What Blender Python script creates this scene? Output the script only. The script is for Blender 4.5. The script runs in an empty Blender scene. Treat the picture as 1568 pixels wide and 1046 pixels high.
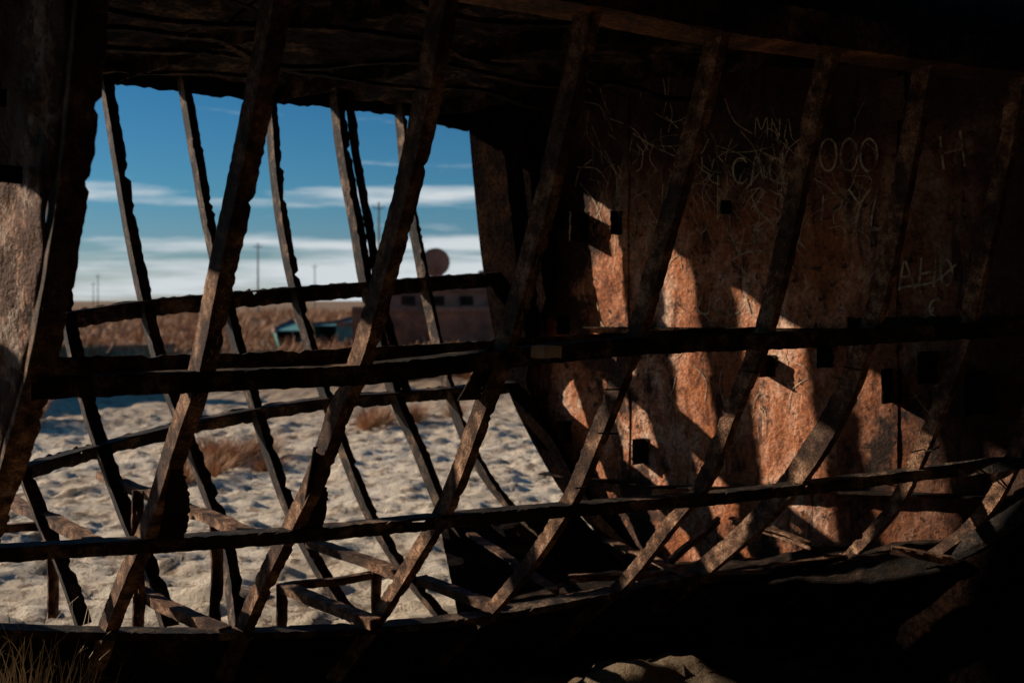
import bpy, math, random, bmesh
from mathutils import Vector, noise
random.seed(7)
ZC=2.1
def P(h,e,y):
    """point from pixel column / row + assumed depth north of the camera -> metres"""
    return Vector(((h-784)/1568*y, y, ZC-(e-460)/1568*y))
def V(*a): return Vector(a)
def nz(x,y=0,z=0): return noise.noise(Vector((x,y,z)))
def lerp_tab(tab,x):
    if x<=tab[0][0]: return tab[0][1]
    for (a,b),(c,d) in zip(tab,tab[1:]):
        if x<=c: return b+(d-b)*(x-a)/(c-a)
    return tab[-1][1]
# ---------------------------------------------------------------- materials
def new_mat(name):
    m=bpy.data.materials.new(name); m.use_nodes=True
    nt=m.node_tree; b=nt.nodes['Principled BSDF']
    return m,nt,b
def ramp(nt,stops,fac):
    r=nt.nodes.new('ShaderNodeValToRGB'); el=r.color_ramp.elements
    while len(el)<len(stops): el.new(0.5)
    for e,(p,c) in zip(el,stops):
        e.position=p; e.color=(c[0],c[1],c[2],1) if isinstance(c,(tuple,list)) else (c,c,c,1)
    nt.links.new(fac,r.inputs[0]); return r.outputs[0]
def noi(nt,scale,detail=6,rough=.6,mapscale=(1,1,1),dist=0,off=0):
    tc=nt.nodes.new('ShaderNodeTexCoord'); mp=nt.nodes.new('ShaderNodeMapping')
    mp.inputs['Scale'].default_value=mapscale; mp.inputs['Location'].default_value=(off,off,off)
    nt.links.new(tc.outputs['Object'],mp.inputs[0])
    n=nt.nodes.new('ShaderNodeTexNoise'); n.inputs['Scale'].default_value=scale
    n.inputs['Detail'].default_value=detail; n.inputs['Roughness'].default_value=rough
    n.inputs['Distortion'].default_value=dist
    nt.links.new(mp.outputs[0],n.inputs['Vector']); return n.outputs[0]
def mixc(nt,f,a,b,mode='MIX'):
    m=nt.nodes.new('ShaderNodeMix'); m.data_type='RGBA'; m.blend_type=mode
    for s,v in ((m.inputs[0],f),(m.inputs[6],a),(m.inputs[7],b)):
        if hasattr(v,'is_linked'): nt.links.new(v,s)
        else: s.default_value=v if not isinstance(v,tuple) else (v[0],v[1],v[2],1)
    return m.outputs[2]
def bump(nt,b,h,strength,dist):
    bp=nt.nodes.new('ShaderNodeBump'); bp.inputs['Strength'].default_value=strength
    bp.inputs['Distance'].default_value=dist
    nt.links.new(h,bp.inputs['Height']); nt.links.new(bp.outputs[0],b.inputs['Normal'])
def rust(name,dark,mid,hi,rough=.75,sc=9,bs=.8,spec=.2):
    m,nt,b=new_mat(name)
    n1=noi(nt,sc,8,.68); n2=noi(nt,sc*.22,4,.5,off=3); n3=noi(nt,sc*9,4,.7)
    c1=ramp(nt,[(.36,dark),(.50,mid),(.64,hi)],n1)
    c2=mixc(nt,ramp(nt,[(.46,0.),(.60,.8)],n2),c1,dark)
    c3=mixc(nt,.85,c2,ramp(nt,[(.36,(.2,.18,.17)),(.58,(1.35,1.28,1.2))],n3),'MULTIPLY')
    nt.links.new(c3,b.inputs['Base Color']); b.inputs['Roughness'].default_value=rough
    b.inputs['Specular IOR Level'].default_value=spec
    h=mixc(nt,.5,n1,n3); bump(nt,b,h,bs,.025)
    return m
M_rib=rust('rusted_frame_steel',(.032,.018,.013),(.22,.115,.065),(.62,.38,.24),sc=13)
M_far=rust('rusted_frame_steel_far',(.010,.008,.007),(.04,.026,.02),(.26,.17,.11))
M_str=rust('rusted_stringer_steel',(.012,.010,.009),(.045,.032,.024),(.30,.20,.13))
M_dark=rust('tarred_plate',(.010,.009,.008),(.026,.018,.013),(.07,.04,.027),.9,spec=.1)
M_web=rust('shade_dark_plate',(.004,.003,.003),(.008,.005,.004),(.020,.010,.006),1.0,4,spec=.0)  # near-black: shade put into the colour of plates the sun reaches
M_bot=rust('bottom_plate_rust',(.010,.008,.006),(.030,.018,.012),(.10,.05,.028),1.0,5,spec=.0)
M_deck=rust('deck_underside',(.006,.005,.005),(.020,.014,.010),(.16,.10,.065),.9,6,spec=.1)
M_beam=rust('red_lead_beam',(.025,.014,.010),(.17,.08,.035),(.42,.20,.08),.7,4)
# bulkhead: red-lead paint, rust stains, bare steel
M_bulk,nt,b=new_mat('stained_red_lead_bulkhead')
s1=noi(nt,2.4,10,.72,(1,1,.5),.3); s2=noi(nt,5,8,.75,(1,1,.7),.4,5); s3=noi(nt,38,5,.65); s4=noi(nt,1.0,8,.7,(1,1,.7),.2,9); s5=noi(nt,9,7,.65,(1,1,.16),.3,2); s6=noi(nt,11,9,.78,off=7)
c=ramp(nt,[(.36,(.08,.033,.02)),(.44,(.40,.14,.06)),(.52,(.80,.37,.21)),(.62,(.92,.63,.46))],s1)
c=mixc(nt,ramp(nt,[(.49,0.),(.55,.8)],s2),c,(.56,.19,.07))
c=mixc(nt,ramp(nt,[(.55,0.),(.59,.92)],s4),c,(.05,.03,.024))
c=mixc(nt,ramp(nt,[(.57,0.),(.65,.85)],s5),c,(.07,.032,.022))
c=mixc(nt,ramp(nt,[(.57,0.),(.60,.9)],s6),c,(.05,.026,.018))
c=mixc(nt,.8,c,ramp(nt,[(.33,(.4,.36,.35)),(.60,(1.25,1.2,1.15))],s3),'MULTIPLY')
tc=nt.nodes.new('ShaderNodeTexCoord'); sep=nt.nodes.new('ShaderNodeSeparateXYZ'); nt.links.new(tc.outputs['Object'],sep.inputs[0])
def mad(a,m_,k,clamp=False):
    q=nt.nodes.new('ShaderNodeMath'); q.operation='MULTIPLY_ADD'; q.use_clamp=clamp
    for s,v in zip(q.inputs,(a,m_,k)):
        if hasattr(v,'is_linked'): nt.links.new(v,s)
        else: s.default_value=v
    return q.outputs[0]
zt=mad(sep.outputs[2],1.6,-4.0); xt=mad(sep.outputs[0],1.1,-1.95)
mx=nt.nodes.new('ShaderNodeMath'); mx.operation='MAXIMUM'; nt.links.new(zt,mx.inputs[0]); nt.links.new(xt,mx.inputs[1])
shade_fac=mad(s4,2.2,mad(mx.outputs[0],1.,-1.0),True)  # shade painted into the bulkhead colour towards the top and right
shade_col=mixc(nt,.3,mixc(nt,1.,c,(.13,.10,.085),'MULTIPLY'),(.03,.019,.013))
c=mixc(nt,shade_fac,c,shade_col)
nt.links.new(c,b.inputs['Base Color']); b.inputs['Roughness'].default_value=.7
b.inputs['Specular IOR Level'].default_value=.2
bump(nt,b,mixc(nt,.45,s6,s3),1.0,.035)
M_scr,nt,b=new_mat('scratched_bare_marks')
c=ramp(nt,[(.38,(.14,.09,.06)),(.55,(.66,.52,.34))],noi(nt,9,5,.7)); nt.links.new(c,b.inputs['Base Color']); b.inputs['Roughness'].default_value=.8
M_grey,nt,b=new_mat('flaking_grey_paint_plate')
g1=noi(nt,5,9,.72,(1,1,.8),.3); g2=noi(nt,2.6,9,.75); g3=noi(nt,50,3,.6)
c=ramp(nt,[(.40,(.05,.03,.022)),(.47,(.32,.15,.08)),(.54,(.46,.33,.25)),(.66,(.58,.43,.33))],g1)
c=mixc(nt,ramp(nt,[(.45,0.),(.48,.92)],g2),c,(.10,.045,.025))
nt.links.new(c,b.inputs['Base Color']); b.inputs['Roughness'].default_value=.8
b.inputs['Specular IOR Level'].default_value=.15
bump(nt,b,mixc(nt,.4,g2,g3),1.0,.04)
# sand
M_sand,nt,b=new_mat('desert_sand')
tc=nt.nodes.new('ShaderNodeTexCoord'); sep=nt.nodes.new('ShaderNodeSeparateXYZ'); nt.links.new(tc.outputs['Object'],sep.inputs[0])
n1=noi(nt,.9,8,.6); n2=noi(nt,6,8,.75); n3=noi(nt,.05,6,.6,(1,2.5,1)); n4=noi(nt,2.0,8,.75,off=4)
c=ramp(nt,[(.35,(.78,.61,.43)),(.6,(.93,.78,.59))],n1)
c=mixc(nt,ramp(nt,[(.53,0.),(.58,.85)],n2),c,(.28,.185,.115))
c=mixc(nt,ramp(nt,[(.54,0.),(.59,.8)],n4),c,(.26,.17,.105))
mr=nt.nodes.new('ShaderNodeMapRange'); mr.inputs[1].default_value=19; mr.inputs[2].default_value=32
ad=nt.nodes.new('ShaderNodeMath'); ad.operation='MULTIPLY_ADD'; ad.inputs[1].default_value=9
nt.links.new(n1,ad.inputs[0]); nt.links.new(sep.outputs[1],ad.inputs[2]); nt.links.new(ad.outputs[0],mr.inputs[0])
far=ramp(nt,[(.4,(.26,.15,.08)),(.55,(.33,.22,.13)),(.7,(.20,.16,.12))],n3)
c=mixc(nt,mr.outputs[0],c,far)
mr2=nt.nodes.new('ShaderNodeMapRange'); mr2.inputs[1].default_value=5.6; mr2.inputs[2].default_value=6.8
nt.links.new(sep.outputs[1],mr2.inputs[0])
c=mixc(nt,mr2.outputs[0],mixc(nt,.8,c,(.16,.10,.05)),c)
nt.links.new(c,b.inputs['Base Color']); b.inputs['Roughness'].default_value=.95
b.inputs['Specular IOR Level'].default_value=.1
bump(nt,b,mixc(nt,.5,n2,n4),1.0,.14)
def plain(name,a,bcol,sc=4,rough=.8):
    m,nt,b=new_mat(name); nt.links.new(ramp(nt,[(.35,a),(.65,bcol)],noi(nt,sc,6,.65)),b.inputs['Base Color']); b.inputs['Roughness'].default_value=rough; return m
M_teal=plain('faded_teal_paint',(.05,.20,.19),(.12,.34,.31))
M_yel=plain('faded_yellow_paint',(.45,.36,.10),(.15,.32,.25),1.5)
M_hulk=plain('distant_rusty_hull',(.08,.045,.035),(.36,.17,.10),.9)
M_wood=plain('weathered_wood',(.12,.10,.08),(.22,.18,.14))
M_dry=plain('dry_straw',(.60,.42,.22),(.80,.64,.42),3)
M_scrub=plain('dry_scrub',(.38,.17,.07),(.50,.28,.14),.3)
# ---------------------------------------------------------------- mesh accumulator
class Acc:
    def __init__(s): s.v=[]; s.f=[]
    def quadstrip(s,rings):
        o=len(s.v); n=len(rings[0])
        for r in rings: s.v+= [tuple(p) for p in r]
        for i in range(len(rings)-1):
            for j in range(n):
                a=o+i*n+j; b_=o+i*n+(j+1)%n
                s.f.append((a,b_,b_+n,a+n))
        s.f.append(tuple(o+j for j in reversed(range(n))))
        e=o+(len(rings)-1)*n; s.f.append(tuple(e+j for j in range(n)))
    def obj(s,name,mat,parent=None,smooth=False):
        me=bpy.data.meshes.new(name); me.from_pydata(s.v,[],s.f); me.materials.append(mat)
        bm=bmesh.new(); bm.from_mesh(me); bmesh.ops.recalc_face_normals(bm,faces=bm.faces); bm.to_mesh(me); bm.free()
        if smooth:
            for p in me.polygons: p.use_smooth=True
        ob=bpy.data.objects.new(name,me); bpy.context.collection.objects.link(ob)
        if parent: ob.parent=parent
        return ob
def empty(name):
    e=bpy.data.objects.new(name,None); bpy.context.collection.objects.link(e); return e
def catmull(pts,step=.03):
    pts=[pts[0]*2-pts[1]]+list(pts)+[pts[-1]*2-pts[-2]]
    out=[]
    for i in range(1,len(pts)-2):
        a,b_,c_,d_=pts[i-1:i+3]; n=max(1,int((c_-b_).length/step))
        for k in range(n):
            t=k/n
            out.append(.5*((2*b_)+(c_-a)*t+(2*a-5*b_+4*c_-d_)*t*t+(3*b_-a-3*c_+d_)*t*t*t))
    out.append(pts[-2]); return out
def smooth_path(p,it=40):
    p=list(p)
    for _ in range(it):
        p=[p[0]]+[(p[i-1]+p[i]*2+p[i+1])/4 for i in range(1,len(p)-1)]+[p[-1]]
    return p
_s=[0]
def strip(acc,path,wd,td,w0,w1,t0,t1,rag=.004,notch=0.,rag0=None):
    """thin bar: width along wd from w0..w1, thickness along td t0..t1, corroded edges"""
    _s[0]+=1; sd=_s[0]*13.7; rings=[]
    if rag0 is None: rag0=rag
    for i,p in enumerate(path):
        W1=w1(i/(len(path)-1)) if callable(w1) else w1
        a=w0+rag0*(.5*nz(i*.3,sd)+1.0*nz(i*.93,sd+5))
        q=.5*nz(i*.23,sd+9)+1.1*nz(i*.93,sd+3)
        b_=W1+rag*q
        if notch:
            m=nz(i*.31,sd+31)
            if m>.38: b_-=notch*(.7+1.3*q)
        wob=td*(.002*nz(i*.2,sd+50))
        rings.append([p+wd*a+td*t0+wob,p+wd*b_+td*t0+wob,p+wd*b_+td*t1+wob,p+wd*a+td*t1+wob])
    acc.quadstrip(rings)
def bar(acc,a,b_,w=.07,t=.012,up=V(0,0,1),leg=.05):
    d=(b_-a).normalized(); s=d.cross(up).normalized(); u=s.cross(d)
    n=max(3,int((b_-a).length/.03)); path=[a.lerp(b_,i/n)+u*.012*nz(i*.12,a.x*9,a.y*9) for i in range(n+1)]
    strip(acc,path,s,u,-w/2,w/2,-t,0,.007,.015)
    if leg: strip(acc,path,u,s,-leg,-t-.001,-w/2+.002,-w/2+t,.004)
def grid_plate(acc,rows,th):
    nr=len(rows); nc=len(rows[0]); o=len(acc.v)
    for r in rows: acc.v+=[tuple(p) for p in r]
    for r in rows: acc.v+=[tuple(p+th) for p in r]
    N=nr*nc
    for i in range(nr-1):
        for j in range(nc-1):
            a=o+i*nc+j; q=(a,a+1,a+nc+1,a+nc); acc.f.append(q); acc.f.append(tuple(x+N for x in reversed(q)))
    bd=[(0,j) for j in range(nc)]+[(i,nc-1) for i in range(1,nr)]+[(nr-1,j) for j in range(nc-2,-1,-1)]+[(i,0) for i in range(nr-2,0,-1)]
    for (a,b_),(c_,d_) in zip(bd,bd[1:]+bd[:1]):
        x=o+a*nc+b_; y=o+c_*nc+d_; acc.f.append((x,y,y+N,x+N))
def resamp(p,n):
    L=[0]
    for a,b_ in zip(p,p[1:]): L.append(L[-1]+(b_-a).length)
    out=[]; j=0
    for i in range(n):
        t=L[-1]*i/(n-1)
        while j<len(p)-2 and L[j+1]<t: j+=1
        out.append(p[j].lerp(p[j+1],(t-L[j])/max(1e-6,L[j+1]-L[j])))
    return out
# ---------------------------------------------------------------- the wreck
ship=empty('shipwreck_hull')
An=V(-.6,.8,0)
Dn=V(.89,.455,0)
Wn=[(0,-.05),(100,.0),(500,.35),(575,.45),(750,.75),(870,1.05),(950,1.3),(1040,1.45)]
Yk=lambda k:3.08+.263*k
FK={7:.95,8:.28,9:-.25}
def NP(k,u,v,f=None):
    if f is None: f=FK.get(k,1)
    return P(u,v,Yk(k)+f*lerp_tab(Wn,v))
near={
0:[(126,-90),(118,0),(100,200),(77,370),(52,520),(20,650),(-20,780),(-70,930),(-100,1030)],
1:[(432,-60),(420,0),(396,130),(366,280),(335,420),(305,570),(268,680),(235,790),(195,880),(160,970),(135,1045)],
2:[(690,-50),(682,0),(656,150),(625,290),(590,420),(552,560),(520,630),(482,740),(432,840),(388,930),(340,1045)],
3:[(908,-10),(900,50),(870,180),(832,340),(790,490),(765,570),(735,650),(690,770),(637,860),(580,950),(510,1045)],
4:[(1110,30),(1100,80),(1070,200),(1030,340),(985,500),(952,590),(912,690),(880,765),(820,860),(745,950),(660,1030)],
5:[(1283,50),(1275,90),(1240,240),(1205,400),(1170,530),(1132,620),(1085,740),(1032,805),(970,885),(915,935),(830,1010)],
6:[(1428,80),(1422,120),(1392,280),(1362,430),(1335,520),(1305,610),(1250,710),(1180,795),(1095,870),(1010,940)],
7:[(1572,90),(1565,140),(1535,300),(1500,450),(1482,530),(1444,630),(1410,710),(1375,780),(1300,860),(1210,925)],
8:[(1705,110),(1700,150),(1665,330),(1622,500),(1590,620),(1550,730),(1505,800),(1440,850)]}
acc=Acc(); chalk=Acc()
for k,pts in near.items():
    path=smooth_path(catmull([NP(k,u,v) for u,v in pts],.018),30)
    web=[.10,.12,.11,.10,.095,.09,.10,.08,.08][k]
    if k==6: web=(lambda t:.09+.06*max(0,min(1,(t-.38)*5)))
    fl=[.09,.060,.052,.044,.040,.038,.04,.036,.036][k]
    strip(acc,path,An,Dn,0,web,0,.011,.007,.016,.002)
    strip(acc,path,Dn,An,.012,fl,-.002,.009,.006,.012,.0)
    if k in (1,2,3):
        n=len(path)
        for q in range(42):
            i=int(n*random.uniform(.20,.50)); p=path[i]+Dn*random.uniform(.014,fl-.02)-An*.0055
            a=random.uniform(-.9,.9); d=(V(0,0,1)*math.cos(a)+Dn*math.sin(a))*random.uniform(.008,.016); s=(V(0,0,1)*-math.sin(a)+Dn*math.cos(a))*.0014
            o=len(chalk.v); chalk.v+=[tuple(x) for x in (p-d-s,p-d+s,p+d*.6+s,p+d*.6-s)]; chalk.f.append((o,o+1,o+2,o+3))
acc.obj('side_frames',M_rib,ship)
chalk.obj('chalk_marks',M_scr,ship)
acc=Acc()
for k,(u,v) in {1:(262,770),2:(478,760),3:(752,605)}.items():
    path=[NP(k,u+ (0 if k==3 else 5)-j*2.0*(2 if k==3 else 1),v-75+j*(12 if k!=3 else 7)) for j in range(13)]
    path=resamp(path,40)
    strip(acc,path,Dn,An,.0,lambda t:.02+.085*math.sin(min(1,t*1.15)*math.pi*.62),.012,.022,.010,.02,.0)
acc.obj('frame_gussets',M_dark,ship)
acc=Acc()
def stringer(ptsk,h,shelf,off=-.025,rag=.006,up=0):
    path=smooth_path(catmull([NP(k,u,v)for k,u,v in ptsk],.022),20)
    strip(acc,path,V(0,0,1),An,-h/2+up,h/2+up,off,off+.012,rag,.014)
    strip(acc,path,An,V(0,0,1),off+.013,shelf,h/2+up-.014,h/2+up-.002,rag,.02,0)
N1=[(0,45,595),(1,305,584),(2,545,574),(3,768,550),(4,975,530),(5,1170,523),(6,1345,514),(7,1487,507),(8,1620,498)]
stringer(N1,.078,.12)
N1b=[(0,75,562),(1,330,557),(2,560,546),(3,778,533),(4,990,520),(5,1180,512)]
path=smooth_path(catmull([NP(k,u,v,1.5) for k,u,v in N1b],.025)); strip(acc,path,V(0,0,1),An,-.035,.035,.05,.062,.007,.012)
N2=[(0,-60,852),(1,225,835),(2,455,820),(3,690,797),(4,885,780),(5,1085,764),(6,1230,748),(7,1405,727),(8,1560,709),(9,1700,690)]
stringer(N2,.058,.08)
N3=[(0,-90,965),(1,170,972),(2,375,972),(3,572,964),(4,745,946),(5,930,912),(6,1080,885),(7,1290,880),(8,1450,855),(9,1600,770)]
stringer(N3,.035,.10)
acc.obj('side_stringers',M_str,ship)
acc=Acc()
TB=[(0,126,-120),(1,425,-75),(2,688,-40),(3,905,-2),(4,1108,38),(5,1280,62),(6,1428,84),(7,1570,102),(8,1705,118)]
path=catmull([NP(k,u,v) for k,u,v in TB],.03)
strip(acc,path,V(0,0,1),An,-.045,.10,-.05,-.035,.006,.01)
strip(acc,path,An,V(0,0,1),-.034,.16,-.045,-.03,.004)
acc.obj('sheer_beam',M_beam,ship)
acc=Acc(); path=catmull([NP(k,u,v) for k,u,v in TB],.1)
strip(acc,path,V(0,0,1),An,.09,1.1,-.03,-.01,.0)
acc.obj('sheer_plating',M_dark,ship)
# bottom plating under the bilge stringer, lies inside the frames
topl=resamp(catmull([NP(k,u,v)+An*.13 for k,u,v in N3[:7]]+[NP(k,u,v)+An*.05 for k,u,v in N3[7:]],.05),170)
botp=[NP(k,*near[k][-1])+An*(.13 if k<7 else .06) for k in range(0,8)]+[P(1400,950,5.5),P(1640,900,5.1)]
botl=resamp(catmull(botp,.05),170)
rows=[]
for r in range(14):
    row=[]
    for i,(p,q) in enumerate(zip(topl,botl)):
        if r<=9:
            s=r/9; x=p.lerp(q,s)-An*.05*math.sin(s*3.14)
            if r==0: x=x+V(0,0,-.02+.02*nz(i*.5,3.3))
        else:
            s=(r-9)/4; x=V(q.x,q.y,q.z*(1-s)-.25*s)
        row.append(x+An*.03*nz(i*.12,r*.35,8)+V(0,0,.008*nz(i*.3,r)))
    rows.append(row)
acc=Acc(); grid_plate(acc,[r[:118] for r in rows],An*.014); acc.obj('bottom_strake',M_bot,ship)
acc=Acc(); grid_plate(acc,[r[117:] for r in rows],An*.014); acc.obj('bottom_strake_aft',M_web,ship)  # aft end coloured darker to stand in for shade
# opposite side
WF=[(100,0),(450,.25),(620,.5),(780,.9),(880,1.2),(950,1.4)]
YF={-5:4.5,-4:5.15,-3:5.8,-2:6.4,-1:6.9,0:7.2,1:7.5,2:7.8,3:8.0,4:8.3,5:8.6}
def FP(j,u,v): return P(u,v,YF[j]-lerp_tab(WF,v))
far_={
-1:[(38,90),(60,250),(84,440),(100,530),(127,640),(180,790),(215,870),(245,960)],
0:[(146,95),(168,230),(188,350),(208,450),(230,545),(264,640),(305,750),(335,840),(350,960)],
1:[(266,100),(290,240),(312,360),(345,500),(373,600),(400,690),(436,790),(482,880),(530,950)],
2:[(402,130),(412,260),(425,360),(448,470),(480,580),(520,700),(562,800),(612,880),(665,945)],
3:[(503,140),(515,240),(535,350),(552,450),(592,600),(630,690),(672,790),(730,870),(800,930)],
4:[(602,150),(615,290),(633,390),(652,490),(682,610),(717,700),(765,770),(835,840),(900,880)],
5:[(716,170),(727,300),(742,430),(772,580),(817,680),(872,770),(935,835)]}
for j in (-2,-3,-4,-5):
    far_[j]=[(u-(130+35*(-2-j))*(-1-j),v) for u,v in far_[-1]]
Af=V(.55,-.83,0); Df=V(.87,.49,0)
acc=Acc(); webp=Acc()
def fdir(j):
    return Df if j>-2 else V(.45,.89,0)
for j,pts in far_.items():
    path=smooth_path(catmull([FP(j,u,v) for u,v in pts],.03),12)
    D=fdir(j)
    if j==5:
        strip(webp,path,Af,D,0,lambda t:.82-.50*max(0,min(1,(t-.42)*6)),0,.012,.012,.04,.004)  # web depth shaped so its shadow covers the bulkhead's left part
        strip(webp,path,D,Af,.013,.10,-.002,.010,.012,.025,0)
    else:
        strip(acc,path,Af,D,0,.14,0,.012,.012,.03,.002)
        strip(acc,path,D,Af,.013,.10 if j!=3 else .12,-.002,.010,.012,.025,0)
path=catmull([FP(3,u+24,v) for u,v in far_[3][:5]],.035)
strip(acc,path,Af,Df,0,.11,0,.012,.009,.02); strip(acc,path,Df,Af,.013,.07,-.002,.010,.01,.01,0)
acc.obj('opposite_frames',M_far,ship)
webp.obj('shading_web_frame',M_web,ship)
acc=Acc()
def fstr(pts,h,shelf):
    path=smooth_path(catmull([FP(j,u,v) for j,u,v in pts],.035),10)
    strip(acc,path,V(0,0,1),Af,-h/2,h/2,.0,.012,.014,.03)
    strip(acc,path,Af,V(0,0,1),.013,shelf,h/2-.014,h/2-.002,.008,.02,0)
FS1=[(-1,84,494),(0,208,474),(1,330,462),(2,445,452),(3,550,444),(4,645,436),(5,785,426)]
fstr(FS1,.12,.16)
fstr([(-2,15,728),(-1,138,692),(0,262,660),(1,385,634),(2,495,617),(3,598,609),(4,685,601),(5,785,592)],.10,.14)
bar(acc,FP(-1,70,484),FP(-1,125,486),.12,.02)
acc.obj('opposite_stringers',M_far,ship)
# bulkhead  (athwartships)
B0=V(-.38,8.6,0); B1=V(2.9,5.3,0); Bd=(B1-B0).normalized(); Bn=V(Bd.y,-Bd.x,0)
if Bn.y>0: Bn=-Bn
LB=(B1-B0).length
def BP(u,v,off=0.):
    k=(u-784)/1568
    t=(k*B0.y-B0.x)/(Bd.x-k*Bd.y); p=B0+Bd*t
    return V(p.x,p.y,ZC-(v-460)/1568*p.y)+Bn*off
acc=Acc(); rows=[]
nr,nc=110,130
def dent(t,z): return .022*nz(t*.9,z*.9,4)+.010*nz(t*2.6,z*2.2,9)+.006*nz(t*6,z*6)
for r in range(nr):
    z=4.0+(-.05-4.0)*r/(nr-1)
    t0=lerp_tab([(-.1,1.75),(.35,1.45),(.75,1.05),(1.3,.66),(1.9,.36),(2.6,.2),(3.5,.14),(4,.1)],z)
    rows.append([B0+Bd*t+V(0,0,z)+Bn*dent(t,z) for t in [t0+(LB+.9-t0)*c_/(nc-1) for c_ in range(nc)]])
def dent_at(p):
    return dent((p-V(B0.x,B0.y,p.z)).dot(Bd),p.z)
grid_plate(acc,rows,-Bn*.012)
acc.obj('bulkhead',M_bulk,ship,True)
acc=Acc()
def clip(u,v,w=.13,h=.16,d=.10):
    p=BP(u,v); p=p+Bn*(dent_at(p)-.006)
    pa=[p+V(0,0,-h/2+h*i/8)+Bd*.01*nz(i,u) for i in range(9)]
    strip(acc,pa,Bn,Bd,0,d,0,.012,.012)
    strip(acc,pa,Bd,Bn,.013,w*.6,0,.012,.010)
for u,v,h,d in [(893,348,.22,.16),(862,338,.15,.07),(945,342,.17,.08),(863,498,.14,.09),(866,660,.16,.09),(982,690,.18,.12),(1420,562,.18,.14),(1495,600,.24,.18),(1365,590,.2,.14),(1108,318,.09,.05),(1175,560,.14,.12),(1262,545,.14,.12)]:
    clip(u,v,.10,h,d)
def on_bulk(pts,n): 
    return [p+Bn*dent_at(p) for p in resamp([BP(u,v) for u,v in pts],n)]
strip(acc,on_bulk([(838,722),(1000,742),(1250,748),(1640,762)],120),Bn,V(0,0,1),-.01,.10,-.012,0,.012,.03)
strip(acc,on_bulk([(900,500),(1640,506)],120),Bn,V(0,0,1),-.01,.05,-.012,0,.010,.02)
strip(acc,on_bulk([(1300,492),(1640,488)],60),V(0,0,1),Bn,-.06,.02,.0,.012,.010,.02)
acc.obj('bulkhead_brackets',M_dark,ship)
acc=Acc()
strip(acc,on_bulk([(955,150),(955,740)],90),Bd,Bn,0,.05,-.002,.010,.005)
strip(acc,on_bulk([(1352,110),(1352,740)],90),Bd,Bn,0,.09,-.002,.010,.006)
for u in (962,1362):
    for i in range(22):
        p=BP(u,160+i*26); p=p+Bn*(dent_at(p)+.010); o=len(acc.v)
        for z in range(6): acc.v.append(tuple(p+Bd*.009*math.cos(z*1.047)+V(0,0,.009*math.sin(z*1.047))))
        acc.v.append(tuple(p+Bn*.007))
        for z in range(6): acc.f.append((o+z,o+(z+1)%6,o+6))
acc.obj('bulkhead_laps',M_bulk,ship)
# scratched graffiti
acc=Acc()
def stroke(pts,w=.017):
    pts=[BP(u,v) for u,v in pts]
    pts=resamp(catmull(pts,.02),max(8,len(pts)*6)) if len(pts)>2 else resamp(pts,8)
    pts=[p+Bn*(dent_at(p)+.005) for p in pts]
    o=len(acc.v)
    for i,p in enumerate(pts):
        d=(pts[min(i+1,len(pts)-1)]-pts[max(i-1,0)]).normalized(); s=d.cross(Bn)*w*(.25+.75*abs(math.sin(i*1.7+pts[0].z*40)))
        acc.v+=[tuple(p-s*.5),tuple(p+s*.5)]
    for i in range(len(pts)-1):
        a=o+2*i; acc.f.append((a,a+1,a+3,a+2))
def oval(cx,cy,rx,ry,a0=0,a1=6.4): stroke([(cx+rx*math.cos(a0+(a1-a0)*i/8),cy+ry*math.sin(a0+(a1-a0)*i/8)) for i in range(9)])
for cx in (1270,1302,1332): oval(cx,238,13,25)
stroke([(1262,300),(1258,350)]);oval(1275,310,16,14,-1.6,1.6)
stroke([(1300,290),(1318,315)]);stroke([(1335,288),(1318,315),(1310,350)]);stroke([(1345,290),(1335,350),(1362,345)])
stroke([(1385,400),(1378,445)]);stroke([(1388,400),(1402,442)]);stroke([(1380,425),(1400,422)])
stroke([(1412,395),(1408,440)]);stroke([(1412,420),(1432,415)]);stroke([(1434,392),(1430,440)]);oval(1450,418,9,20)
stroke([(1380,440),(1430,432),(1465,405)])
oval(1135,262,12,20,.6,5.6);stroke([(1150,285),(1160,240),(1172,285)]);oval(1190,262,10,20,.6,5.6);stroke([(1200,235),(1200,280),(1215,278)])
stroke([(1158,212),(1160,180),(1168,200),(1176,180),(1178,212)],.009);stroke([(1184,212),(1184,182)],.009);stroke([(1184,184),(1196,210)],.009);stroke([(1196,210),(1196,182)],.009);stroke([(1203,212),(1208,182),(1214,212)],.009)
stroke([(1075,455),(1070,475),(1085,480),(1088,455)]);oval(1102,468,7,11);stroke([(1120,455),(1118,480),(1132,478)]);stroke([(1140,455),(1148,480)])
stroke([(1385,190),(1395,260),(1390,300)]);stroke([(1430,470),(1425,490),(1440,495)]);oval(1436,472,12,14,1.6,5)
stroke([(1440,210),(1446,260)]);stroke([(1470,200),(1478,255)]);stroke([(1446,235),(1475,228)])
for i in range(300):
    cx=random.choice([1000,1050,1110,1170,1195,1320,930,1150])+random.gauss(0,30); cy=random.gauss(300,65)
    if i>260: cx,cy=random.uniform(900,1500),random.uniform(470,660)
    a=random.gauss(1.4,.7); L=random.uniform(15,80); c_=random.uniform(-14,14)
    dx,dy=math.cos(a)*L/2,math.sin(a)*L/2
    stroke([(cx-dx,cy-dy),(cx-dy*c_/30,cy+dx*c_/30),(cx+dx,cy+dy)],random.uniform(.002,.010))
acc.obj('scratched_graffiti',M_scr,ship)
acc=Acc()
strip(acc,on_bulk([(1378,118),(1378,185)],26),Bd,Bn,-.11,.03,.012,.016,.02,.03)
acc.obj('primer_patch',M_grey,ship)
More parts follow.
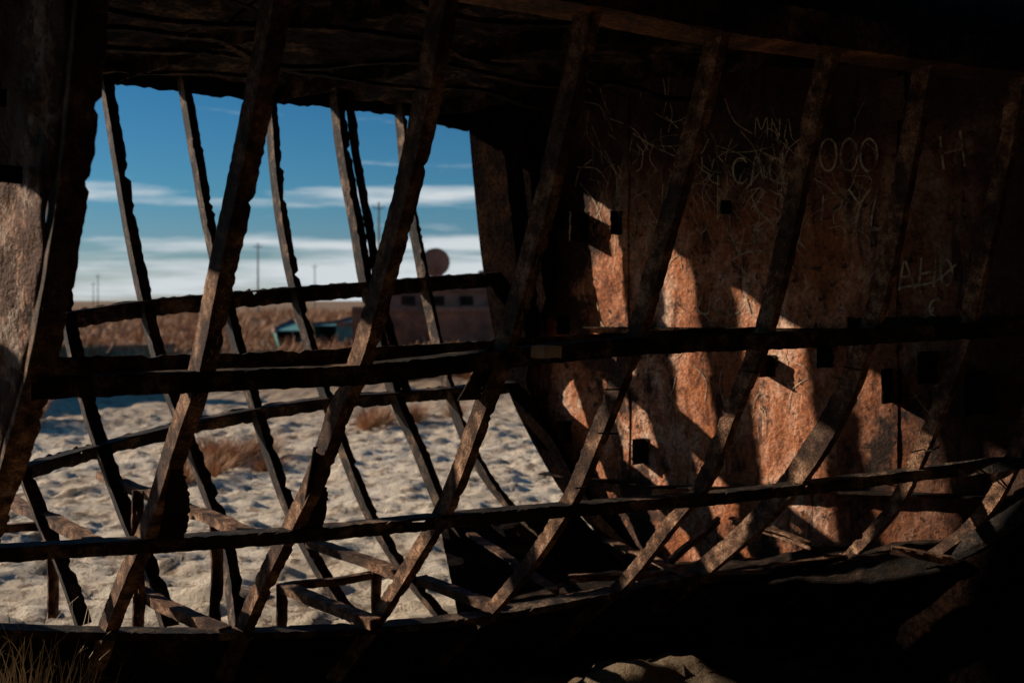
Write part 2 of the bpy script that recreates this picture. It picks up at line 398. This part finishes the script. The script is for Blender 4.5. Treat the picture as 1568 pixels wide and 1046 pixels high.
# deck above
nearE=[V(-3.4,2.9,3.3),V(-2.4,2.6,3.3)]+[NP(k,u,v)+V(0,0,.13) for k,u,v in TB]+[V(3.6,5.3,3.35)]
farE=[V(-3.5,3.6,3.35),V(-3.95,4.5,3.45),V(-4.1,5.2,3.55)]+[FP(j,far_[j][0][0],v) for j,v in ((-2,105),(-1,108),(0,110),(1,124),(2,141),(3,151),(4,162),(5,186))]+[V(.3,8.9,3.6)]
nE=resamp(nearE,160); fE=resamp(farE,160)
acc=Acc(); rows=[]
for r in range(70):
    s=r/69; row=[]
    for i in range(160):
        p=nE[i].lerp(fE[i],s)
        row.append(p+V(0,0,.05+.12*math.sin(s*3.14)+.09*nz(p.x*1.3,p.y*1.3)+.06*nz(p.x*4,p.y*4)+.025*nz(p.x*10,p.y*10)+ (-.0+.03*nz(i*.5,2) if r==69 else 0)))
    rows.append(row)
grid_plate(acc,rows,V(0,0,.03))
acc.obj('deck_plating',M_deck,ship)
acc=Acc()
for i in range(14,158,24):
    a,b_=nE[i],fE[i]; n=110
    path=[a.lerp(b_,j/n)+V(0,0,.10*math.sin(j/n*3.14)+.03*nz(j*.1,i)) for j in range(n+1)]
    strip(acc,path,V(0,0,1),Dn,-.08+.02*nz(i,1),.04,0,.012,.014,.03)
for s in (.2,.42,.55,.7,.85):
    i0=random.randint(0,40); i1=random.randint(100,159)
    path=[nE[i].lerp(fE[i],s+.12*nz(i*.05,s*9))+V(0,0,-.01+.09*nz(i*.07,s*20)) for i in range(i0,i1)]
    path=catmull(path,.03)
    strip(acc,path,An,V(0,0,1),-.04,.03,-.025,.0,.035,.05)
for q in range(9):
    i=random.randint(30,150); s=random.uniform(.25,.95); p=nE[i].lerp(fE[i],s)
    d=V(random.uniform(-.5,.5),random.uniform(-.5,.5),-.08-.15*random.random())*random.uniform(.4,1)
    bar(acc,p,p+d,.03,.006,V(.3,.2,1),0)
acc.obj('deck_beams',M_deck,ship)
acc=Acc()
path=catmull(farE,.03)
strip(acc,path,V(0,0,-1),Af,-.45,.075,-.015,.0,.018,.02)
acc.obj('sheer_strake',M_dark,ship)
# bilge plating
acc=Acc()
def quadgrid(a,b_,c_,d_,n=20,amp=.02,th=V(0,0,-.012),seed=0):
    rows=[]
    for r in range(n):
        row=[]
        for c in range(n):
            s,t=r/(n-1),c/(n-1); p=a.lerp(b_,t).lerp(d_.lerp(c_,t),s)
            row.append(p+V(0,0,amp*nz(p.x*3,p.y*3,seed)+amp*.5*nz(p.x*11,p.y*11,seed)))
        rows.append(row)
    grid_plate(acc,rows,th)
quadgrid(FP(3,672,795),FP(5,880,782),FP(5,960,860),P(700,935,6.0),24,.03)
quadgrid(P(700,937,6.0),FP(5,960,862),BP(1150,850),P(900,935,5.9),24,.03)
quadgrid(BP(1150,852),BP(1620,810),P(1500,870,5.35),P(1000,905,6.0),30,.05)
acc.obj('bilge_plating',M_dark,ship)
acc=Acc()
def bb(u1,v1,y1,u2,v2,y2,w=.07,leg=.05,t=.012): bar(acc,P(u1,v1,y1),P(u2,v2,y2),w,t,V(0,0,1),leg)
bb(150,825,4.9,12,758,6.0); bb(385,810,4.9,155,722,6.4); bb(345,960,4.9,205,898,5.55); bb(575,947,5.1,435,893,5.7)
bb(615,873,5.4,475,823,6.07); bb(765,925,5.5,645,880,6.0); bb(435,893,5.7,605,871,6.1,.04); bb(-10,805,5.6,80,797,5.7,.04)
bb(1018,862,6.0,1100,790,6.2,.04); bb(1180,868,5.9,1290,848,5.9,.05); bb(930,825,6.6,1060,880,5.7); bb(720,815,6.9,850,900,6.0)
bb(870,880,6.1,1060,872,5.9,.05); bb(640,600,8.1,735,592,8.3,.1); bb(780,930,5.7,1065,874,5.8,.05); bb(1120,790,6.3,1240,830,5.9,.05)
bb(1365,838,5.5,1462,853,5.4,.05)
for u,v0,v1,y in ((86,800,945,5.75),(435,893,965,5.7),(580,872,940,6.0),(216,750,960,5.4),(335,800,958,5.2)):
    bar(acc,P(u,v0,y),P(u,v1,y),.05,.012,V(.5,.85,0),.04)
acc.obj('floor_frames',M_rib,ship)
acc=Acc()
for k,u,v in ((3,750,590),(4,935,595),(4,925,660),(4,890,745),(5,1145,565),(6,1300,560),(7,1420,690),(4,820,265),(2,640,135),(7,1400,690)):
    p=NP(k,u,v)-An*.02
    bar(acc,p-Dn*.05,p+Dn*.06+V(0,0,random.uniform(-.02,.03)),.007,.007,V(0,0,1),0)
acc.obj('bolts_and_spikes',M_str,ship)
acc=Acc(); bar(acc,NP(3,812,538,1.0),NP(4,858,538,.85),.05,.065,An,0)
acc.obj('wooden_block',plain('pale_driftwood',(.55,.45,.33),(.75,.65,.5),20),ship)
# partial web plate at left
acc=Acc(); edge=resamp(smooth_path(catmull([NP(0,u,v)+An*.05 for u,v in near[0]],.05),10),90)
Ld=V(-.78,.62,0); rows=[]
for i,p in enumerate(edge):
    rows.append([p+Ld*(1.25*c/39)+V(-.62,-.78,0)*(.03*nz(c*.12,i*.07)+.015*nz(c*.4,i*.25)) for c in range(40)])
grid_plate(acc,rows,V(.62,.78,0)*.01)
acc.obj('web_plate',M_grey,ship,True)
acc=Acc()
for v,u in ((268,35),(150,10)):
    p=P(u,v,3.35)
    strip(acc,[p+V(0,0,.008*i-.03) for i in range(8)],V(-.62,-.78,0),Ld,.0,.10,0,.012,.004)
    strip(acc,[p+V(0,0,.008*i-.03) for i in range(8)],Ld,V(-.62,-.78,0),.013,.06,0.08,.09,.004)
acc.obj('web_brackets',M_dark,ship)
# unseen roof plate and shell added around the viewpoint to cut the light
acc=Acc()
rows=[]
for r in range(20):
    row=[]
    e_=resamp([V(-4.4,2.4,3.5),V(-1.4,2.95,3.5),V(3.4,5.15,3.5),V(6.5,6.6,3.5)],40)
    for c_ in range(40):
        e=e_[c_]
        b_=V(-4.4+10.9*c_/39,-4,3.7); p=e.lerp(b_,r/19)
        row.append(p+V(0,0,.04*nz(p.x*2,p.y*2)))
    rows.append(row)
grid_plate(acc,rows,V(0,0,.02))
acc.obj('shading_roof_plate',M_dark,ship)
acc=Acc()
rows=[[V(-4.25+.05*nz(i*.5,r),3.3-7.3*i/22,-.2+3.9*r/9) for i in range(23)] for r in range(10)]
grid_plate(acc,rows,V(-.02,0,0))
rows=[[V(-4.4+10.9*i/29,-4+.04*nz(i*.5,r),.55+3.15*r/9) for i in range(30)] for r in range(10)]
grid_plate(acc,rows,V(0,-.02,0))
rows=[[V(3.05+3.4*i/9,5.25+1.4*i/9,-.2+3.8*r/9) for i in range(10)] for r in range(10)]
grid_plate(acc,rows,V(.01,.02,0))
rows=[[V(6.45,6.6-10.5*i/14,-.2+3.9*r/9) for i in range(15)] for r in range(10)]
grid_plate(acc,rows,V(.02,0,0))
acc.obj('shading_shell',M_dark,ship)
# ---------------------------------------------------------------- ground: one sheet to the horizon
def axis(a,b_,st,far):
    L=[]; x=a
    while x<=b_: L.append(x); x+=st
    s=st; x=b_
    while x<far: s*=1.25; x+=s; L.append(x)
    s=st; x=a; pre=[]
    while x>-far: s*=1.25; x-=s; pre.append(x)
    return pre[::-1]+L
xs=axis(-11.0,2.6,.055,3000); ys=axis(4.6,19.5,.055,3000)
acc=Acc()
def gz(x,y):
    d=math.hypot(x,y)
    if d>200: return 0
    h=.05*nz(x*.5,y*.5,1)+.03*nz(x*1.6,y*2.4,2)+.085*max(-.12,nz(x*2.2,y*4.6,7))+.07*max(-.1,nz(x*4.2,y*7,3))+.025*nz(x*11,y*12,3)
    if y>24: h+=.15*nz(x*.1,y*.1)*min(1,(y-24)/10)
    m=((x-.70)/.70)**2+((y-5.25)/.34)**2
    if m<4: h+=.25*math.exp(-m*1.2)*(1+.25*nz(x*3,y*5,2)+.12*nz(x*9,y*12,4))
    return h-.02
for y in ys:
    for x in xs: acc.v.append((x,y,gz(x,y)))
W=len(xs)
for j in range(len(ys)-1):
    for i in range(W-1):
        a=j*W+i; acc.f.append((a,a+1,a+W+1,a+W))
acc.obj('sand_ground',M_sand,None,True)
# ---------------------------------------------------------------- vegetation
def tuft(acc,c,h,r,n,w=.006,seg=4):
    for _ in range(n):
        a=random.uniform(0,6.28); rr=random.random()**.6; b0=c+V(math.cos(a)*r*.25*rr,math.sin(a)*r*.25*rr,0)
        tip=c+V(math.cos(a)*r*rr*random.uniform(.7,1.3),math.sin(a)*r*rr*random.uniform(.7,1.3),h*random.uniform(.45,1.1))
        s=V(-math.sin(a),math.cos(a),random.uniform(-.4,.4))*w*.5; o=len(acc.v)
        mid=V(random.uniform(-.15,.15)*r,random.uniform(-.15,.15)*r,h*random.uniform(.05,.3))
        for i in range(seg+1):
            t=i/seg; p=b0.lerp(tip,t)+mid*math.sin(t*3.14)
            q=s*(1-.7*t); acc.v+=[tuple(p-q),tuple(p+q)]
        for i in range(seg):
            k=o+2*i; acc.f.append((k,k+1,k+3,k+2))
acc=Acc()
for c,h,r,n in ((V(-2.15,4.5,.0),.66,.45,150),(V(-2.4,4.65,0),.58,.35,90),(V(-1.92,4.5,0),.5,.32,60)): tuft(acc,c,h,r,n,.006,6)
acc.obj('dry_bush',M_dry)
acc=Acc()
for i in range(10): tuft(acc,V(-3.75+random.gauss(0,.32),13.2+random.gauss(0,.6),-.05),random.uniform(.22,.42),.5,190,.012,3)
acc.obj('dry_bush',M_scrub)
acc=Acc()
for i in range(6): tuft(acc,V(-8.6+random.gauss(0,.5),17.5+random.gauss(0,.5),0),.7,.6,230,.015,3)
acc.obj('dry_bush',M_scrub)
acc=Acc()
for i in range(9): tuft(acc,V(-2.2+random.gauss(0,.6),17.6+random.gauss(0,.6),0),.3,.5,110,.015,3)
acc.obj('dry_bush',M_scrub)
acc=Acc()
for i in range(1900):
    y=27+random.random()**1.5*130; x=(random.uniform(-60,1130)-784)/1568*y
    s=1+y*.01
    tuft(acc,V(x,y,-.05),.5*s*random.uniform(.5,1.2),.6*s,22,.05*s,2)
acc.obj('desert_scrub',M_scrub)
# ---------------------------------------------------------------- distant things
def boat(name,loc,rot,L,Wd,H,mat,cabin=None,rake=.35):
    root=empty(name); acc=Acc(); n=24; rows=[]
    for i in range(n+1):
        t=i/n; x=(t-.5)*L; half=Wd/2*max(.03,(1-max(0,(t-.45)/.55)**2.2))*(1 if t>.1 else .8+2*t)
        sheer=H*(1+.35*max(0,t-.5)**2*4*rake); ring=[]
        for a in range(-5,6):
            s=abs(a)/5; yy=half*math.copysign(min(1,s**.55),a) if a else 0
            ring.append(V(x+rake*H*max(0,t-.6)*2*s,yy,sheer*s**1.8))
        rows.append(ring)
    grid_plate(acc,rows,V(0,0,.04))
    deck=[[V(r[0].x-.01,r[0].y*.98*(1-2*c/6),r[0].z*.9) for c in range(7)] for r in rows]
    grid_plate(acc,deck,V(0,0,.05)); acc.obj('hull',mat,root)
    for sgn in (0,10):
        a2=Acc(); strip(a2,[r[sgn] for r in rows],V(0,0,1),V(0,1,0),-.12,.05,-.04,.04,.01); a2.obj('gunwale',M_hulk,root)
    if cabin: cabin(root,L,Wd,H)
    root.location=loc; root.rotation_euler=(0,0,rot); return root
def box(acc,c,sx,sy,sz,taper=0):
    o=len(acc.v)
    for z,k in ((0,1),(sz,1-taper)):
        for x,y in ((-1,-1),(1,-1),(1,1),(-1,1)): acc.v.append((c[0]+x*sx/2*k,c[1]+y*sy/2*k,c[2]+z))
    for q in ((0,3,2,1),(4,5,6,7),(0,1,5,4),(1,2,6,5),(2,3,7,6),(3,0,4,7)): acc.f.append(tuple(o+i for i in q))
def hulk_cabin(root,L,Wd,H):
    a=Acc(); box(a,(0,0,H*.9),L*.80,Wd*.62,.85,.04); box(a,(0,0,H*.9+.853),L*.84,Wd*.68,.08)
    a.obj('deckhouse',M_hulk,root)
    a=Acc()
    for i in range(6): box(a,(-L*.3+i*1.1,-Wd*.315,H*.9+.3),.5,.05,.35)
    a.obj('windows',M_dark,root)
    a=Acc()
    cx,cz=-L*.20,H*.9+1.95
    for y0,y1,r in ((-.42,-.36,.55),(-.36,.36,.22),(.36,.42,.55)):
        rings=[[V(cx+r*math.cos(t*.2618),y,cz+r*math.sin(t*.2618)) for t in range(24)] for y in (y0,y1)]
        a.quadstrip(rings)
    for s in (-.5,.5):
        for dx in (-.55,.55): bar(a,V(cx+dx,s,H*.9+.94),V(cx,s,cz),.10,.06)
    box(a,(cx+1.7,0,H*.9+.94),1.9,1.2,.45,.4); box(a,(cx+2.0,0,H*.9+1.393),.8,.6,.25,.3)
    a.obj('net_winch',M_hulk,root)
boat('beached_fishing_boat',(-.9,40,-.1),.12,10.5,3.2,1.9,M_hulk,hulk_cabin)
boat('rowing_boat',(-9.3,43,-.05),1.75,4.2,1.3,1.0,M_teal,None,.9)
boat('rowing_boat',(-7.3,44,-.05),1.4,4.2,1.3,1.2,M_teal,None,.9)
boat('fishing_boat',(-14.6,36,-.15),.1,5.0,1.6,.6,M_yel,None,.4)
boat('beached_trawler',(-19.5,28,-.2),1.35,15,5,4.2,M_hulk,hulk_cabin)
def pole(x,y,h,arm=1.4):
    a=Acc(); rings=[[V(x+r*math.cos(t*.785),y+r*math.sin(t*.785),z) for t in range(8)] for z,r in ((-.3,.13),(h*.5,.11),(h,.08))]
    a.quadstrip(rings)
    bar(a,V(x-arm/2,y,h-.5),V(x+arm/2,y,h-.5),.09,.09,V(0,0,1),0)
    for s in (-.45,0,.45):
        box(a,(x+s*arm,y,h-.49),.07,.07,.22,.4)
    a.obj('utility_pole',M_wood)
for u,v,y in ((395,372,130),(580,310,95),(150,420,220),(482,405,200),(143,432,260)):
    p=P(u,v,y); pole(p.x,y,p.z,1.0)
# ---------------------------------------------------------------- world & light
S=V(-.966,.26,math.tan(math.radians(21.5))).normalized()
el=math.asin(S.z); az=math.atan2(S.x,S.y)
w=bpy.data.worlds.new("World"); bpy.context.scene.world=w; w.use_nodes=True; nt=w.node_tree
bg=nt.nodes['Background']; sky=nt.nodes.new('ShaderNodeTexSky'); sky.sky_type='NISHITA'; sky.sun_disc=False
sky.sun_elevation=el; sky.sun_rotation=az; sky.dust_density=.2; sky.ozone_density=4; sky.air_density=1.0
tc=nt.nodes.new('ShaderNodeTexCoord'); mp=nt.nodes.new('ShaderNodeMapping'); mp.inputs['Scale'].default_value=(2.2,2.2,26)
nt.links.new(tc.outputs['Generated'],mp.inputs[0]); n=nt.nodes.new('ShaderNodeTexNoise'); n.inputs['Scale'].default_value=2.3; n.inputs['Detail'].default_value=9; n.inputs['Roughness'].default_value=.6
nt.links.new(mp.outputs[0],n.inputs['Vector'])
sp=nt.nodes.new('ShaderNodeSeparateXYZ'); nt.links.new(tc.outputs['Generated'],sp.inputs[0])
mask=ramp(nt,[(0,.68),(.020,.74),(.034,.76),(.041,.45),(.046,.45),(.052,.76),(.058,.5),(.068,.08),(.080,.1),(.094,.58),(.104,.60),(.114,.0),(.16,-.0)],sp.outputs[2])
mr=nt.nodes.new('ShaderNodeMapRange'); mr.inputs[1].default_value=-.42; mr.inputs[2].default_value=-.05; mr.inputs[3].default_value=-.40; mr.inputs[4].default_value=.22
nt.links.new(sp.outputs[0],mr.inputs[0])
# low haze bank is uniform along the horizon
lo=ramp(nt,[(0,1.),(.05,.8),(.07,0.)],sp.outputs[2])
fl=nt.nodes.new('ShaderNodeMath'); fl.operation='MULTIPLY_ADD'; fl.inputs[1].default_value=.30; nt.links.new(lo,fl.inputs[0]); nt.links.new(mr.outputs[0],fl.inputs[2])
m1=nt.nodes.new('ShaderNodeMath'); m1.operation='MULTIPLY_ADD'; m1.inputs[1].default_value=4.2; m1.inputs[2].default_value=-2.7
nt.links.new(n.outputs[0],m1.inputs[0])
m0=nt.nodes.new('ShaderNodeMath'); m0.operation='ADD'; nt.links.new(m1.outputs[0],m0.inputs[0]); nt.links.new(fl.outputs[0],m0.inputs[1])
m2=nt.nodes.new('ShaderNodeMath'); m2.operation='MULTIPLY_ADD'; m2.inputs[1].default_value=1.75; nt.links.new(mask,m2.inputs[0]); nt.links.new(m0.outputs[0],m2.inputs[2]); m2.use_clamp=True
tint=mixc(nt,1.,sky.outputs[0],ramp(nt,[(0,(1.0,1.10,1.35)),(.06,(.68,1.0,1.25)),(.1,(.50,1.02,1.24)),(.25,(.26,.93,1.25))],sp.outputs[2]),'MULTIPLY')
col=mixc(nt,m2.outputs[0],tint,(12.0,13.0,13.6))
nt.links.new(col,bg.inputs[0]); bg.inputs[1].default_value=.052
sl=bpy.data.lights.new('sun','SUN'); sl.energy=5; sl.angle=math.radians(.5); sl.color=(1,.87,.72)
so=bpy.data.objects.new('sun',sl); bpy.context.collection.objects.link(so); so.rotation_euler=S.to_track_quat('Z','Y').to_euler()
# ---------------------------------------------------------------- camera
cd=bpy.data.cameras.new('camera'); co=bpy.data.objects.new('camera',cd); bpy.context.collection.objects.link(co)
co.location=(0,0,ZC); co.rotation_euler=(math.radians(90),0,0); cd.lens=36; cd.sensor_width=36; cd.shift_y=-63/1568
cd.clip_end=8000; cd.clip_start=.05; cd.dof.use_dof=True; cd.dof.focus_distance=4.8; cd.dof.aperture_fstop=2.0
bpy.context.scene.camera=co
sc=bpy.context.scene; sc.view_settings.view_transform='Standard'; sc.view_settings.look='None'; sc.view_settings.exposure=0
